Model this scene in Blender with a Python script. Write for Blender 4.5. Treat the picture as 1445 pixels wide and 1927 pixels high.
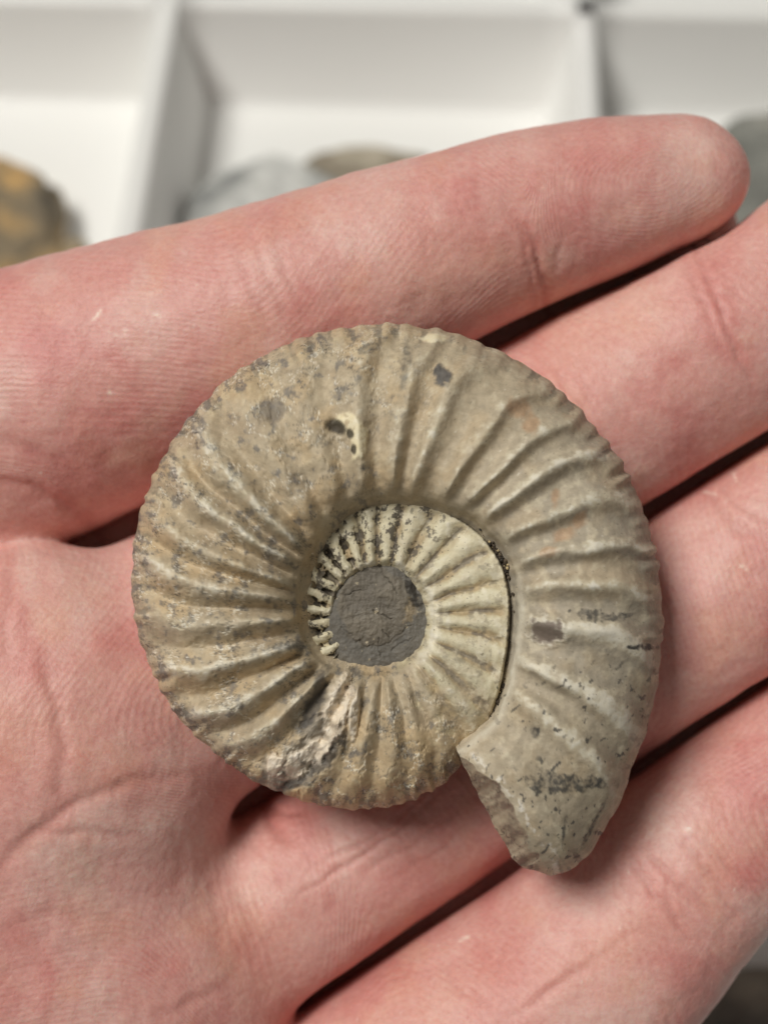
import bpy, math
import numpy as np
from mathutils import Matrix, Vector

sc = bpy.context.scene
for o in list(bpy.data.objects):
    bpy.data.objects.remove(o)

# ------------------------------------------------------------------ camera
PITCH = math.radians(62.0)            # looking down at the tray
HFOV = math.radians(32.0)
DIST = 109.5                          # mm from the lens to the middle plane of the fossil
FPX = 722.5 / math.tan(HFOV / 2)      # focal length in pixels of the 1445 px wide photograph
CAM_H = 218.0                         # mm above the tray floor
MM = 0.001
fwd = np.array([0, math.cos(PITCH), -math.sin(PITCH)])
upv = np.array([0, math.sin(PITCH), math.cos(PITCH)])
rgt = np.array([1.0, 0, 0])
camloc = np.array([0, 0, CAM_H])
focus = camloc + fwd * DIST
ROT = Matrix(((rgt[0], upv[0], -fwd[0]), (rgt[1], upv[1], -fwd[1]), (rgt[2], upv[2], -fwd[2])))

cam = bpy.data.cameras.new('camera')
cam.sensor_fit = 'HORIZONTAL'
cam.angle = HFOV
cam.clip_start = 0.005
cam.clip_end = 20
cam.dof.use_dof = True
cam.dof.focus_distance = (DIST - 3.5) * MM
cam.dof.aperture_fstop = 27.0
camo = bpy.data.objects.new('camera', cam)
sc.collection.objects.link(camo)
camo.matrix_world = Matrix.Translation(Vector(camloc * MM)) @ ROT.to_4x4()
sc.camera = camo

# ------------------------------------------------------------------ light (indoors: ceiling panels)
w = bpy.data.worlds.new('World')
sc.world = w
w.use_nodes = True
w.node_tree.nodes['Background'].inputs['Color'].default_value = (1.0, 0.98, 0.91, 1)
w.node_tree.nodes['Background'].inputs['Strength'].default_value = 0.13


def area(name, loc, target, size, power, col=(1, 1, 1)):
    l = bpy.data.lights.new(name, 'AREA')
    l.shape = 'RECTANGLE'
    l.size, l.size_y = size
    l.energy = power
    l.color = col
    o = bpy.data.objects.new(name, l)
    sc.collection.objects.link(o)
    o.location = loc
    o.rotation_euler = (Vector(target) - Vector(loc)).to_track_quat('-Z', 'Y').to_euler()
    return o


area('ceiling_light', (-0.76, 0.12, 1.75), (0, 0.06, 0.1), (0.65, 0.55), 29.5, (1.0, 0.98, 0.92))
sc.view_settings.view_transform = 'Standard'
sc.view_settings.look = 'None'
sc.view_settings.exposure = 0.0
sc.view_settings.gamma = 1.0
sc.cycles.use_denoising = True
sc.cycles.denoiser = 'OPENIMAGEDENOISE'
sc.cycles.max_bounces = 8

# ------------------------------------------------------------------ helpers
_rng = np.random.RandomState(11)
_perm = _rng.permutation(256).astype(np.int32)
_perm = np.concatenate([_perm, _perm, _perm])
_g = _rng.normal(size=(256, 3))
_g = (_g / np.linalg.norm(_g, axis=1)[:, None]).astype(np.float32)

_g2x = np.cos(np.arange(256) * 2.39996).astype(np.float32)
_g2y = np.sin(np.arange(256) * 2.39996).astype(np.float32)


def pnoise(x, y, z=0.0, seed=0):
    flat = np.isscalar(z)
    x = np.asarray(x, np.float32) + np.float32(seed * 17.31)
    y = np.asarray(y, np.float32) + np.float32(seed * 5.77)
    xi, yi = np.floor(x), np.floor(y)
    xf, yf = x - xi, y - yi
    xi, yi = (xi.astype(np.int32) & 255), (yi.astype(np.int32) & 255)
    u, v = [q * q * q * (q * (q * 6 - 15) + 10) for q in (xf, yf)]
    if flat:
        out = 0
        for dx in (0, 1):
            a = _perm[(xi + dx) & 255] + (seed * 7) % 97
            for dy in (0, 1):
                h = _perm[a + ((yi + dy) & 255)]
                out = out + (u if dx else 1 - u) * (v if dy else 1 - v) * (_g2x[h] * (xf - dx) + _g2y[h] * (yf - dy))
        return out * np.float32(1.45)
    z = np.asarray(z, np.float32) + np.float32(seed * 3.13)
    zi = np.floor(z)
    zf = z - zi
    zi = zi.astype(np.int32) & 255
    t = zf * zf * zf * (zf * (zf * 6 - 15) + 10)
    out = 0
    for dx in (0, 1):
        for dy in (0, 1):
            a = _perm[_perm[(xi + dx) & 255] + ((yi + dy) & 255)]
            for dz in (0, 1):
                h = _perm[a + ((zi + dz) & 255)]
                d = _g[h, 0] * (xf - dx) + _g[h, 1] * (yf - dy) + _g[h, 2] * (zf - dz)
                out = out + (u if dx else 1 - u) * (v if dy else 1 - v) * (t if dz else 1 - t) * d
    return out * np.float32(1.6)


def fbm(x, y, z=0.0, seed=0, octv=4, gain=0.5):
    o, a, f = 0, 1.0, 1.0
    for i in range(octv):
        o = o + a * pnoise(x * f, y * f, (z * f if not np.isscalar(z) or z else 0.0), seed + i * 3)
        a *= gain
        f *= 2.03
    return o


def sstep(a, b, x):
    t = np.clip((x - a) / (b - a), 0, 1)
    return t * t * (3 - 2 * t)


def lin(c):
    c = np.asarray(c, np.float64) / 255.0
    return np.where(c <= 0.04045, c / 12.92, ((c + 0.055) / 1.055) ** 2.4)


def V(x, y, wz):
    """photo pixel + height (mm, towards the lens) above the fossil's middle plane -> mm"""
    x, y, wz = np.broadcast_arrays(np.asarray(x, float), np.asarray(y, float), np.asarray(wz, float))
    s = (DIST - wz) / FPX
    return np.stack([(x - 722.5) * s, (963.5 - y) * s, wz], -1)


def px_of(P):
    s = FPX / (DIST - P[:, 2])
    return P[:, 0] * s + 722.5, 963.5 - P[:, 1] * s


def mesh_obj(name, verts, faces, mat=None, parent=None, smooth=True, scale=MM):
    me = bpy.data.meshes.new(name)
    verts = np.asarray(verts, np.float32) * scale
    if isinstance(faces, np.ndarray):
        n, k = faces.shape
        me.vertices.add(len(verts))
        me.vertices.foreach_set('co', verts.ravel())
        me.loops.add(n * k)
        me.loops.foreach_set('vertex_index', faces.astype(np.int32).ravel())
        me.polygons.add(n)
        me.polygons.foreach_set('loop_start', np.arange(0, n * k, k, dtype=np.int32))
        me.update(calc_edges=True)
        me.validate()
    else:
        me.from_pydata([tuple(map(float, v)) for v in verts], [], [tuple(map(int, f)) for f in faces])
        me.update()
    me.polygons.foreach_set('use_smooth', np.full(len(me.polygons), smooth))
    if mat:
        me.materials.append(mat)
    o = bpy.data.objects.new(name, me)
    sc.collection.objects.link(o)
    if parent:
        o.parent = parent
    return o


def add_color(o, name, rgb):
    a = o.data.attributes.new(name, 'FLOAT_COLOR', 'POINT')
    c = np.ones((len(rgb), 4), np.float32)
    c[:, :3] = rgb
    a.data.foreach_set('color', c.ravel())


def add_float(o, name, val):
    a = o.data.attributes.new(name, 'FLOAT', 'POINT')
    a.data.foreach_set('value', np.asarray(val, np.float32).ravel())


def tag(o, label=None, cat=None, group=None, kind=None):
    if label: o['label'] = label
    if cat: o['category'] = cat
    if group: o['group'] = group
    if kind: o['kind'] = kind
    return o


def empty(name, loc=(0, 0, 0)):
    o = bpy.data.objects.new(name, None)
    o.empty_display_size = 0.01
    sc.collection.objects.link(o)
    o.location = loc
    return o


class NT:
    """tiny node-tree helper"""
    def __init__(self, name):
        self.m = bpy.data.materials.new(name)
        self.m.use_nodes = True
        self.t = self.m.node_tree
        self.b = self.t.nodes['Principled BSDF']

    def n(self, kind, **kw):
        nd = self.t.nodes.new(kind)
        for k, v in kw.items():
            if k in nd.inputs.keys() if False else False:
                pass
            setattr(nd, k, v)
        return nd

    def l(self, a, b):
        self.t.links.new(a, b)

    def attr(self, name):
        a = self.n('ShaderNodeAttribute')
        a.attribute_name = name
        return a

    def coord(self):
        return self.n('ShaderNodeTexCoord').outputs['Object']

    def noise(self, scale, detail=4, rough=0.55, vec=None, dist=0.0):
        nd = self.n('ShaderNodeTexNoise')
        nd.inputs['Scale'].default_value = scale
        nd.inputs['Detail'].default_value = detail
        nd.inputs['Roughness'].default_value = rough
        nd.inputs['Distortion'].default_value = dist
        self.l(vec or self.coord(), nd.inputs['Vector'])
        return nd.outputs['Fac']

    def math(self, op, a, b=None, c=None):
        nd = self.n('ShaderNodeMath')
        nd.operation = op
        for i, q in enumerate((a, b, c)):
            if q is None: continue
            if hasattr(q, 'links'): self.l(q, nd.inputs[i])
            else: nd.inputs[i].default_value = q
        return nd.outputs[0]

    def ramp(self, fac, stops):
        nd = self.n('ShaderNodeValToRGB')
        cr = nd.color_ramp
        while len(cr.elements) < len(stops):
            cr.elements.new(0.5)
        for e, (p, c) in zip(cr.elements, stops):
            e.position = p
            e.color = (*c, 1) if not np.isscalar(c) else (c, c, c, 1)
        self.l(fac, nd.inputs[0])
        return nd.outputs[0]

    def mix(self, fac, a, b, mode='MIX'):
        nd = self.n('ShaderNodeMix')
        nd.data_type = 'RGBA'
        nd.blend_type = mode
        for s, q in ((nd.inputs['Factor'], fac), (nd.inputs[6], a), (nd.inputs[7], b)):
            if hasattr(q, 'links'): self.l(q, s)
            elif np.isscalar(q): s.default_value = q
            else: s.default_value = (*q, 1)
        return nd.outputs[2]

    def bump(self, height, dist, strength=1.0, prev=None):
        nd = self.n('ShaderNodeBump')
        nd.inputs['Distance'].default_value = dist
        nd.inputs['Strength'].default_value = strength
        self.l(height, nd.inputs['Height'])
        if prev: self.l(prev, nd.inputs['Normal'])
        return nd.outputs[0]


# ------------------------------------------------------------------ materials
def mat_plastic():
    M = NT('white_tray_plastic')
    f = M.noise(9, 4)
    c = M.ramp(f, [(0.3, (0.83, 0.825, 0.80)), (0.7, (0.86, 0.855, 0.835))])
    M.l(c, M.b.inputs['Base Color'])
    M.b.inputs['Roughness'].default_value = 0.42
    M.l(M.bump(M.noise(160, 2), 0.0002, 0.4), M.b.inputs['Normal'])
    return M.m


def mat_table():
    M = NT('table_laminate')
    f = M.noise(30, 5)
    M.l(M.ramp(f, [(0.3, (0.42, 0.40, 0.37)), (0.7, (0.5, 0.48, 0.45))]), M.b.inputs['Base Color'])
    M.b.inputs['Roughness'].default_value = 0.5
    return M.m


def mat_rock(name, c1, c2, c3, s=60):
    M = NT(name)
    a = M.ramp(M.noise(s, 6, 0.6), [(0.36, c1), (0.52, c2), (0.66, c3)])
    g = M.noise(s * 14, 4, 0.7)
    col = M.mix(0.5, a, M.ramp(g, [(0.3, (0.25,) * 3), (0.7, (0.75,) * 3)]), 'OVERLAY')
    M.l(col, M.b.inputs['Base Color'])
    M.b.inputs['Roughness'].default_value = 0.9
    M.l(M.bump(M.noise(s * 6, 6, 0.65), 0.0015, 0.7), M.b.inputs['Normal'])
    return M.m


def mat_fossil(name, grain=1.0, rough=0.62):
    M = NT(name)
    at = M.attr('stone_colour').outputs['Color']
    g1 = M.noise(1500, 6, 0.7)
    g2 = M.noise(420, 5, 0.65)
    c = M.mix(0.32, at, M.ramp(g1, [(0.28, (0.22,) * 3), (0.72, (0.78,) * 3)]), 'OVERLAY')
    c = M.mix(0.30, c, M.ramp(g2, [(0.3, (0.3, 0.29, 0.28)), (0.7, (0.72, 0.71, 0.69))]), 'OVERLAY')
    M.l(c, M.b.inputs['Base Color'])
    r = M.ramp(M.noise(700, 4), [(0.3, rough - 0.12), (0.7, rough + 0.14)])
    M.l(r, M.b.inputs['Roughness'])
    M.b.inputs['Specular IOR Level'].default_value = 0.35
    h = M.math('MULTIPLY_ADD', g1, 0.00005 * grain, M.math('MULTIPLY', g2, 0.00009 * grain))
    M.l(M.bump(h, 1.0, 1.0), M.b.inputs['Normal'])
    return M.m


def mat_skin():
    M = NT('skin')
    at = M.attr('skin_colour').outputs['Color']
    co = M.coord()
    n1 = M.noise(170, 5, 0.6)
    c = M.mix(0.15, at, M.ramp(n1, [(0.3, (0.32, 0.22, 0.2)), (0.7, (0.70, 0.72, 0.72))]), 'OVERLAY')
    n2 = M.noise(1900, 4, 0.65)
    c = M.mix(0.30, c, M.ramp(n2, [(0.3, (0.25,) * 3), (0.7, (0.75,) * 3)]), 'OVERLAY')
    # papillary ridges: the ridge coordinate is a smooth field stored on the mesh
    ph = M.attr('ridge').outputs['Fac']
    wob = M.math('MULTIPLY', M.noise(330, 3), 6.0)
    s = M.math('SINE', M.math('ADD', ph, wob))
    amp = M.ramp(M.noise(150, 3), [(0.32, 0.15), (0.66, 1.0)])
    hgt = M.math('MULTIPLY', s, amp)
    c = M.mix(M.math('ADD', 0.05, M.math('MULTIPLY', hgt, 0.06)), c, (0.80, 0.58, 0.50))
    M.l(c, M.b.inputs['Base Color'])
    # cross-hatched fine creases
    vo = M.n('ShaderNodeTexVoronoi')
    vo.feature = 'DISTANCE_TO_EDGE'
    vo.inputs['Scale'].default_value = 1150
    M.l(co, vo.inputs['Vector'])
    vh = M.math('MULTIPLY', M.math('MINIMUM', vo.outputs['Distance'], 0.14), 0.00004)
    h = M.math('MULTIPLY_ADD', hgt, 0.0000088, vh)
    h = M.math('MULTIPLY_ADD', n2, 0.000075, h)
    h = M.math('MULTIPLY_ADD', n1, 0.00008, h)
    M.l(M.bump(h, 1.0, 1.0), M.b.inputs['Normal'])
    p = M.b.inputs
    p['Subsurface Weight'].default_value = 0.42
    p['Subsurface Radius'].default_value = (1.0, 0.32, 0.18)
    p['Subsurface Scale'].default_value = 0.0013
    p['Roughness'].default_value = 0.48
    p['Specular IOR Level'].default_value = 0.42
    return M.m


# ------------------------------------------------------------------ setting: table, tray
def ray_plane(x, y, z):
    d = fwd + rgt * (x - 722.5) / FPX + upv * (963.5 - y) / FPX
    t = (z - camloc[2]) / d[2]
    return camloc + d * t


table = mesh_obj('table_top', [(-450, -350, -3), (450, -350, -3), (450, 700, -3), (-450, 700, -3)], [(0, 1, 2, 3)], mat_table(), smooth=False)
tag(table, 'plain grey table top under the white tray', 'table', kind='structure')

RIM = 22.0
plastic = mat_plastic()
pa, pb = ray_plane(318, 0, RIM), ray_plane(248, 400, RIM)
qa, qb = ray_plane(1102, 20, RIM), ray_plane(1098, 230, RIM)
ra, rb = ray_plane(100, -8, RIM), ray_plane(1250, 16, RIM)


def rounded_bar(p0, p1, wt, wb, h, mat, name, parent, z0=0.0):
    """a divider: trapezoid section with a rounded top, running from p0 to p1"""
    p0, p1 = np.array(p0[:2]), np.array(p1[:2])
    t = (p1 - p0) / np.linalg.norm(p1 - p0)
    n = np.array([-t[1], t[0]])
    prof = [(-wb / 2 - 1.6, 0.15), (-wb / 2, 0.9), (-wt / 2 - 0.25, h - 1.3), (-wt / 2 + .25, h - 0.45), (-wt / 2 + 0.9, h),
            (wt / 2 - 0.9, h), (wt / 2 - .25, h - 0.45), (wt / 2 + 0.25, h - 1.3), (wb / 2, 0.9), (wb / 2 + 1.6, 0.15)]
    L = np.linalg.norm(p1 - p0)
    k = len(prof)
    vs, fs = [], []
    N = 12
    for i in range(N + 1):
        for (a, z) in prof:
            q = p0 + t * L * i / N + n * a
            vs.append((q[0], q[1], z + z0))
    for i in range(N):
        for j in range(k - 1):
            fs.append((i * k + j, i * k + j + 1, (i + 1) * k + j + 1, (i + 1) * k + j))
    fs.append(tuple(range(k)))
    fs.append(tuple(range(N * k + k - 1, N * k - 1, -1)))
    return mesh_obj(name, vs, fs, mat, parent)


tray = empty('specimen_tray', (0, 0.15, 0))
tag(tray, 'white plastic compartment tray out of focus behind the hand', 'tray')
# grid directions
dy = (pa - pb)[:2]; dy /= np.linalg.norm(dy)
dx = (rb - ra)[:2]; dx /= np.linalg.norm(dx)


def line_x(p, d, q, e):
    A = np.array([d, -e]).T
    s = np.linalg.solve(A, np.array(q[:2]) - np.array(p[:2]))
    return np.array(p[:2]) + s[0] * d


O = line_x(pa, dy, ra, dx)            # crossing of left divider and far wall
O2 = line_x(qa, dy, ra, dx)           # crossing of right divider and far wall
CW = np.linalg.norm(O2 - O)
CD = 150.0
print('cell width', CW, 'far wall at', O, O2, 'dirs', dx, dy)


def G(i, j):
    return O + dx * CW * i + dy * CD * j


fl = [np.append(G(i, j), 0) for i, j in ((-1.02, -1.53), (2.02, -1.53), (2.02, 1.02), (-1.02, 1.02))]
off = np.array([0, 150.0, 0])
floor = mesh_obj('floor_panel', np.array([q - off for q in fl] + [q - off - (0, 0, 2) for q in fl]),
                 [(0, 1, 2, 3), (7, 6, 5, 4), (0, 4, 5, 1), (1, 5, 6, 2), (2, 6, 7, 3), (3, 7, 4, 0)], plastic, tray, False)
for i in range(-1, 3):
    for (j0, j1) in (((-1.5, -0.995), (-0.975, -0.012), (0.012, 1.0)) if i == 1 else ((-1.5, 1.0),)):
        a, b = G(i, j0) - off[:2], G(i, j1) - off[:2]
        rounded_bar(a, b, 4.4, 12, RIM, plastic, 'divider', tray)
for j in (-1.5, -0.985, 0, 1):
    for i in range(-1, 2):
        a, b = G(i + 0.02, j) - off[:2], G(i + 0.98, j) - off[:2]
        rounded_bar(a, b, 4.4, 13, RIM + 0.3, plastic, 'divider', tray)


# ------------------------------------------------------------------ rocks in the compartments
def rock(name, label, c, size, mat, seed, rotz=0.0, cuts=9):
    import bmesh
    bm = bmesh.new()
    bmesh.ops.create_icosphere(bm, subdivisions=5, radius=1.0)
    P = np.array([v.co[:] for v in bm.verts])
    F = np.array([[v.index for v in f.verts] for f in bm.faces])
    bm.free()
    rng = np.random.RandomState(seed)
    for _ in range(cuts):
        d = rng.normal(size=3); d /= np.linalg.norm(d)
        h = rng.uniform(0.62, 0.9)
        e = P @ d - h
        P = P - np.outer(np.where(e > 0, e, 0) * 0.93, d)
    n = P / np.linalg.norm(P, axis=1)[:, None]
    P = P * (1 + 0.10 * fbm(P[:, 0] * 1.6, P[:, 1] * 1.6, P[:, 2] * 1.6, seed, 5))[:, None]
    P = P * np.array(size) / 2
    P[:, 2] -= P[:, 2].min()
    cz, sz = math.cos(rotz), math.sin(rotz)
    P = np.stack([P[:, 0] * cz - P[:, 1] * sz, P[:, 0] * sz + P[:, 1] * cz, P[:, 2]], 1)
    o = mesh_obj(name, P, F, mat)
    o.location = tuple(np.array(c) * MM)
    tag(o, label, 'rock', 'fossil rocks in the tray')
    return o


r_brown = mat_rock('brown_rock', (0.11, 0.10, 0.085), (0.27, 0.21, 0.13), (0.66, 0.40, 0.15), 55)
r_tan = mat_rock('tan_rock', (0.25, 0.20, 0.13), (0.42, 0.33, 0.21), (0.52, 0.42, 0.28), 60)
r_mott = mat_rock('mottled_rock', (0.16, 0.14, 0.11), (0.33, 0.28, 0.21), (0.52, 0.46, 0.36), 90)
r_dark = mat_rock('dark_rock', (0.10, 0.095, 0.085), (0.20, 0.18, 0.155), (0.36, 0.32, 0.26), 70)
r_pale = mat_rock('pale_rock', (0.22, 0.225, 0.22), (0.66, 0.66, 0.63), (0.80, 0.79, 0.76), 45)
r_grey = mat_rock('grey_rock', (0.15, 0.15, 0.135), (0.24, 0.24, 0.215), (0.33, 0.32, 0.285), 60)


def on_floor(x, y):
    p = ray_plane(x, y, 6.0)
    return (p[0], p[1], 0.0)


rock('rock', 'brown and orange rock in the left compartment', on_floor(-30, 455), (40, 40, 14), r_brown, 3, 0.9)
rock('rock', 'small tan stone in front of the orange rock at left', on_floor(95, 480), (16, 13, 7), r_tan, 21, 0.4)
rock('rock', 'wide white and grey rock rising behind the index finger', on_floor(520, 400), (40, 30, 12), r_pale, 5, 0.3)
rock('rock', 'mottled brown rock behind the pale one above the index finger', on_floor(668, 358), (36, 26, 9), r_mott, 31, 0.3)
rock('rock', 'grey rock at the right edge beyond the fingertip', on_floor(1485, 345), (44, 36, 15), r_grey, 12, 0.2)
rock('rock', 'brown rock at the lower right corner below the little finger', on_floor(1440, 2010), (32, 26, 10), r_dark, 15, 0.9)

# ------------------------------------------------------------------ the hand (one continuous skin)
def catmull(P, n):
    P = np.asarray(P, float)
    Q = np.vstack([2 * P[0] - P[1], P, 2 * P[-1] - P[-2]])
    out = []
    for i in range(1, len(Q) - 2):
        for t in np.linspace(0, 1, n, endpoint=False):
            a, b, c, d = Q[i - 1], Q[i], Q[i + 1], Q[i + 2]
            out.append(0.5 * ((2 * b) + (-a + c) * t + (2 * a - 5 * b + 4 * c - d) * t * t + (-a + 3 * b - 3 * c + d) * t ** 3))
    out.append(Q[-2])
    return np.array(out)


def chain(pts, n=3):
    """rows of (x px, y px, height mm, radius mm) -> dense polyline in mm with radius"""
    A = np.array(pts, float)
    P = np.column_stack([V(A[:, 0], A[:, 1], A[:, 2]), A[:, 3]])
    return catmull(P, n)


def chain_px(pts, n=3):
    return chain([(x, y, z, r * 1.0 * (DIST - z) / FPX) for x, y, z, r in pts], n)


FINGERS = {   # x px, y px, height mm, half width px (of the photograph)
    'index': chain_px([(-420, 970, -21, 290), (-160, 862, -19, 272), (90, 758, -15, 262), (270, 688, -13.4, 240), (430, 630, -12.2, 221), (600, 562, -11.6, 204),
                    (760, 503, -11.4, 190), (900, 451, -11.9, 178), (1030, 411, -12.6, 170), (1140, 387, -13.4, 163), (1220, 371, -14, 151), (1268, 364, -14.4, 146)]),
    'middle': chain_px([(-250, 1560, -16, 290), (60, 1410, -15, 290), (330, 1262, -15.5, 272), (540, 1130, -16, 244), (740, 1006, -15.8, 226),
                     (930, 892, -15.6, 211), (1100, 788, -15.4, 209), (1250, 700, -15.2, 211), (1395, 617, -15, 209), (1550, 535, -14.5, 196), (1760, 430, -13, 186), (1950, 350, -11, 165)]),
    'ring': chain_px([(-200, 1990, -17, 260), (150, 1890, -16.5, 230), (400, 1765, -16, 205), (580, 1667, -16.4, 184), (790, 1517, -18.6, 187), (995, 1372, -19.2, 192),
                   (1150, 1257, -17.2, 196), (1310, 1138, -15, 196), (1510, 1005, -14.5, 200), (1700, 890, -13.5, 190), (1850, 800, -12, 180), (2000, 720, -10, 160)]),
    'little': chain_px([(0, 2460, -17, 262), (350, 2300, -15.5, 256), (690, 2105, -14.2, 250), (900, 1962, -13.6, 238), (1100, 1815, -13.2, 224),
                     (1290, 1612, -13, 200), (1415, 1510, -13.2, 186), (1520, 1440, -13.4, 184), (1700, 1310, -12.8, 172), (1800, 1245, -12, 150)]),
}
THUMB = chain([(-900, 1500, -18, 15), (-800, 1000, -12, 14), (-760, 600, -8, 11.5), (-700, 250, -7, 10.5), (-640, -60, -6, 9.5), (-600, -220, -6, 8)])
WRIST = chain([(-300, 1700, -22, 20), (-850, 2070, -24, 20), (-1150, 2250, -25, 19), (-1400, 2400, -25.5, 18.5)])
WEBS = [  # flesh deep between neighbouring fingers
    chain([(60, 1075, -23, 6), (250, 985, -23.5, 5), (600, 800, -23, 5), (1000, 590, -23, 4.5), (1320, 425, -25, 3.6)]),
    chain([(380, 1560, -22, 6), (520, 1470, -25, 5.5), (850, 1235, -26, 5.5), (1220, 960, -24.5, 5), (1700, 640, -24, 4)]),
    chain([(420, 1985, -22, 6), (600, 1865, -23.5, 5), (980, 1615, -25, 5), (1445, 1280, -24, 5), (1700, 1120, -25, 4)]),
]
ELL = [  # x px, y px, height, radii mm (in-plane a, b, depth), in-plane angle, blend
    (55, 1412, -10.6, (19.3, 18.4, 13.6), 25, 1.1),     # pad at the root of the middle finger
    (-180, 1880, -10.5, (27, 26, 15.0), 0, 5.0),        # palm
    (225, 1850, -13.2, (16.2, 15.5, 12.0), 30, 4.0),      # pad at the root of the ring finger
    (-420, 1350, -13.0, (23, 24, 15.0), 0, 6.0),        # palm, thumb side
    (-640, 1900, -16.0, (24, 26, 17.0), 0, 6.0),        # heel
    (-130, 2330, -15.5, (24, 17, 13.5), 30, 6.0),       # edge of the palm at the root of the little finger
]


def smin(a, b, k):
    h = np.clip(0.5 + 0.5 * (b - a) / k, 0, 1)
    return b + (a - b) * h - k * h * (1 - h)


def d_chain(P, C, flat=1.0):
    best = np.full(len(P), 1e3, np.float32)
    lo, hi = C[:, :3].min(0) - C[:, 3].max() - 8, C[:, :3].max(0) + C[:, 3].max() + 8
    m = np.all((P > lo) & (P < hi), 1)
    Q = P[m].astype(np.float32)
    if len(Q) == 0:
        return best
    b = np.full(len(Q), 1e3, np.float32)
    for i in range(len(C) - 1):
        a, e = C[i], C[i + 1]
        v = (e - a)[:3].astype(np.float32)
        L2 = float(v @ v)
        q = Q - a[:3].astype(np.float32)
        t = np.clip(q @ v / L2, 0, 1)
        r = q - t[:, None] * v
        d = np.sqrt((r * r).sum(1)) - (a[3] + t * (e[3] - a[3])).astype(np.float32)
        np.minimum(b, d, out=b)
    best[m] = b
    return best


def d_ell(P, e):
    c = V(e[0], e[1], e[2])
    a = math.radians(e[4])
    q = P - c
    x = q[:, 0] * math.cos(a) + q[:, 1] * math.sin(a)
    y = -q[:, 0] * math.sin(a) + q[:, 1] * math.cos(a)
    q = np.stack([x, y, q[:, 2]], 1)
    r = np.array(e[3])
    k0 = np.sqrt(((q / r) ** 2).sum(1))
    k1 = np.sqrt(((q / (r * r)) ** 2).sum(1)) + 1e-9
    return k0 * (k0 - 1) / k1


def hand_sdf(P):
    P = np.asarray(P, np.float32)
    D_ = [d_chain(P, C) for C in FINGERS.values()]
    d = D_[0]
    for c in D_[1:]:
        d = np.minimum(d, c)
    # neighbouring fingers press together but stay apart by a thin, deep cleft
    for a, b in zip(D_[:-1], D_[1:]):
        cleft = 0.36 - 0.5 * np.abs(a - b)
        cleft = np.where((a < 20) & (b < 20), cleft, -5)
        d = -smin(-d, -cleft, 2.0)
    # soft union of the palm masses, then of the palm with the fingers
    p = smin(d_ell(P, ELL[1]), d_ell(P, ELL[3]), 6.0)
    p = smin(p, d_ell(P, ELL[4]), 6.0)
    p = smin(p, d_chain(P, WRIST), 8.0)
    p = smin(p, d_chain(P, THUMB), 7.0)
    p = smin(p, d_ell(P, ELL[5]), 6.0)
    p = smin(p, d_ell(P, ELL[2]), 5.0)
    for C in WEBS:
        w_ = d_chain(P, C)
        d = np.minimum(d, w_)
    p = smin(p, d_ell(P, ELL[0]), 4.0)
    d = smin(d, p, 1.5)
    # flesh is never perfectly smooth
    return d


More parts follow.
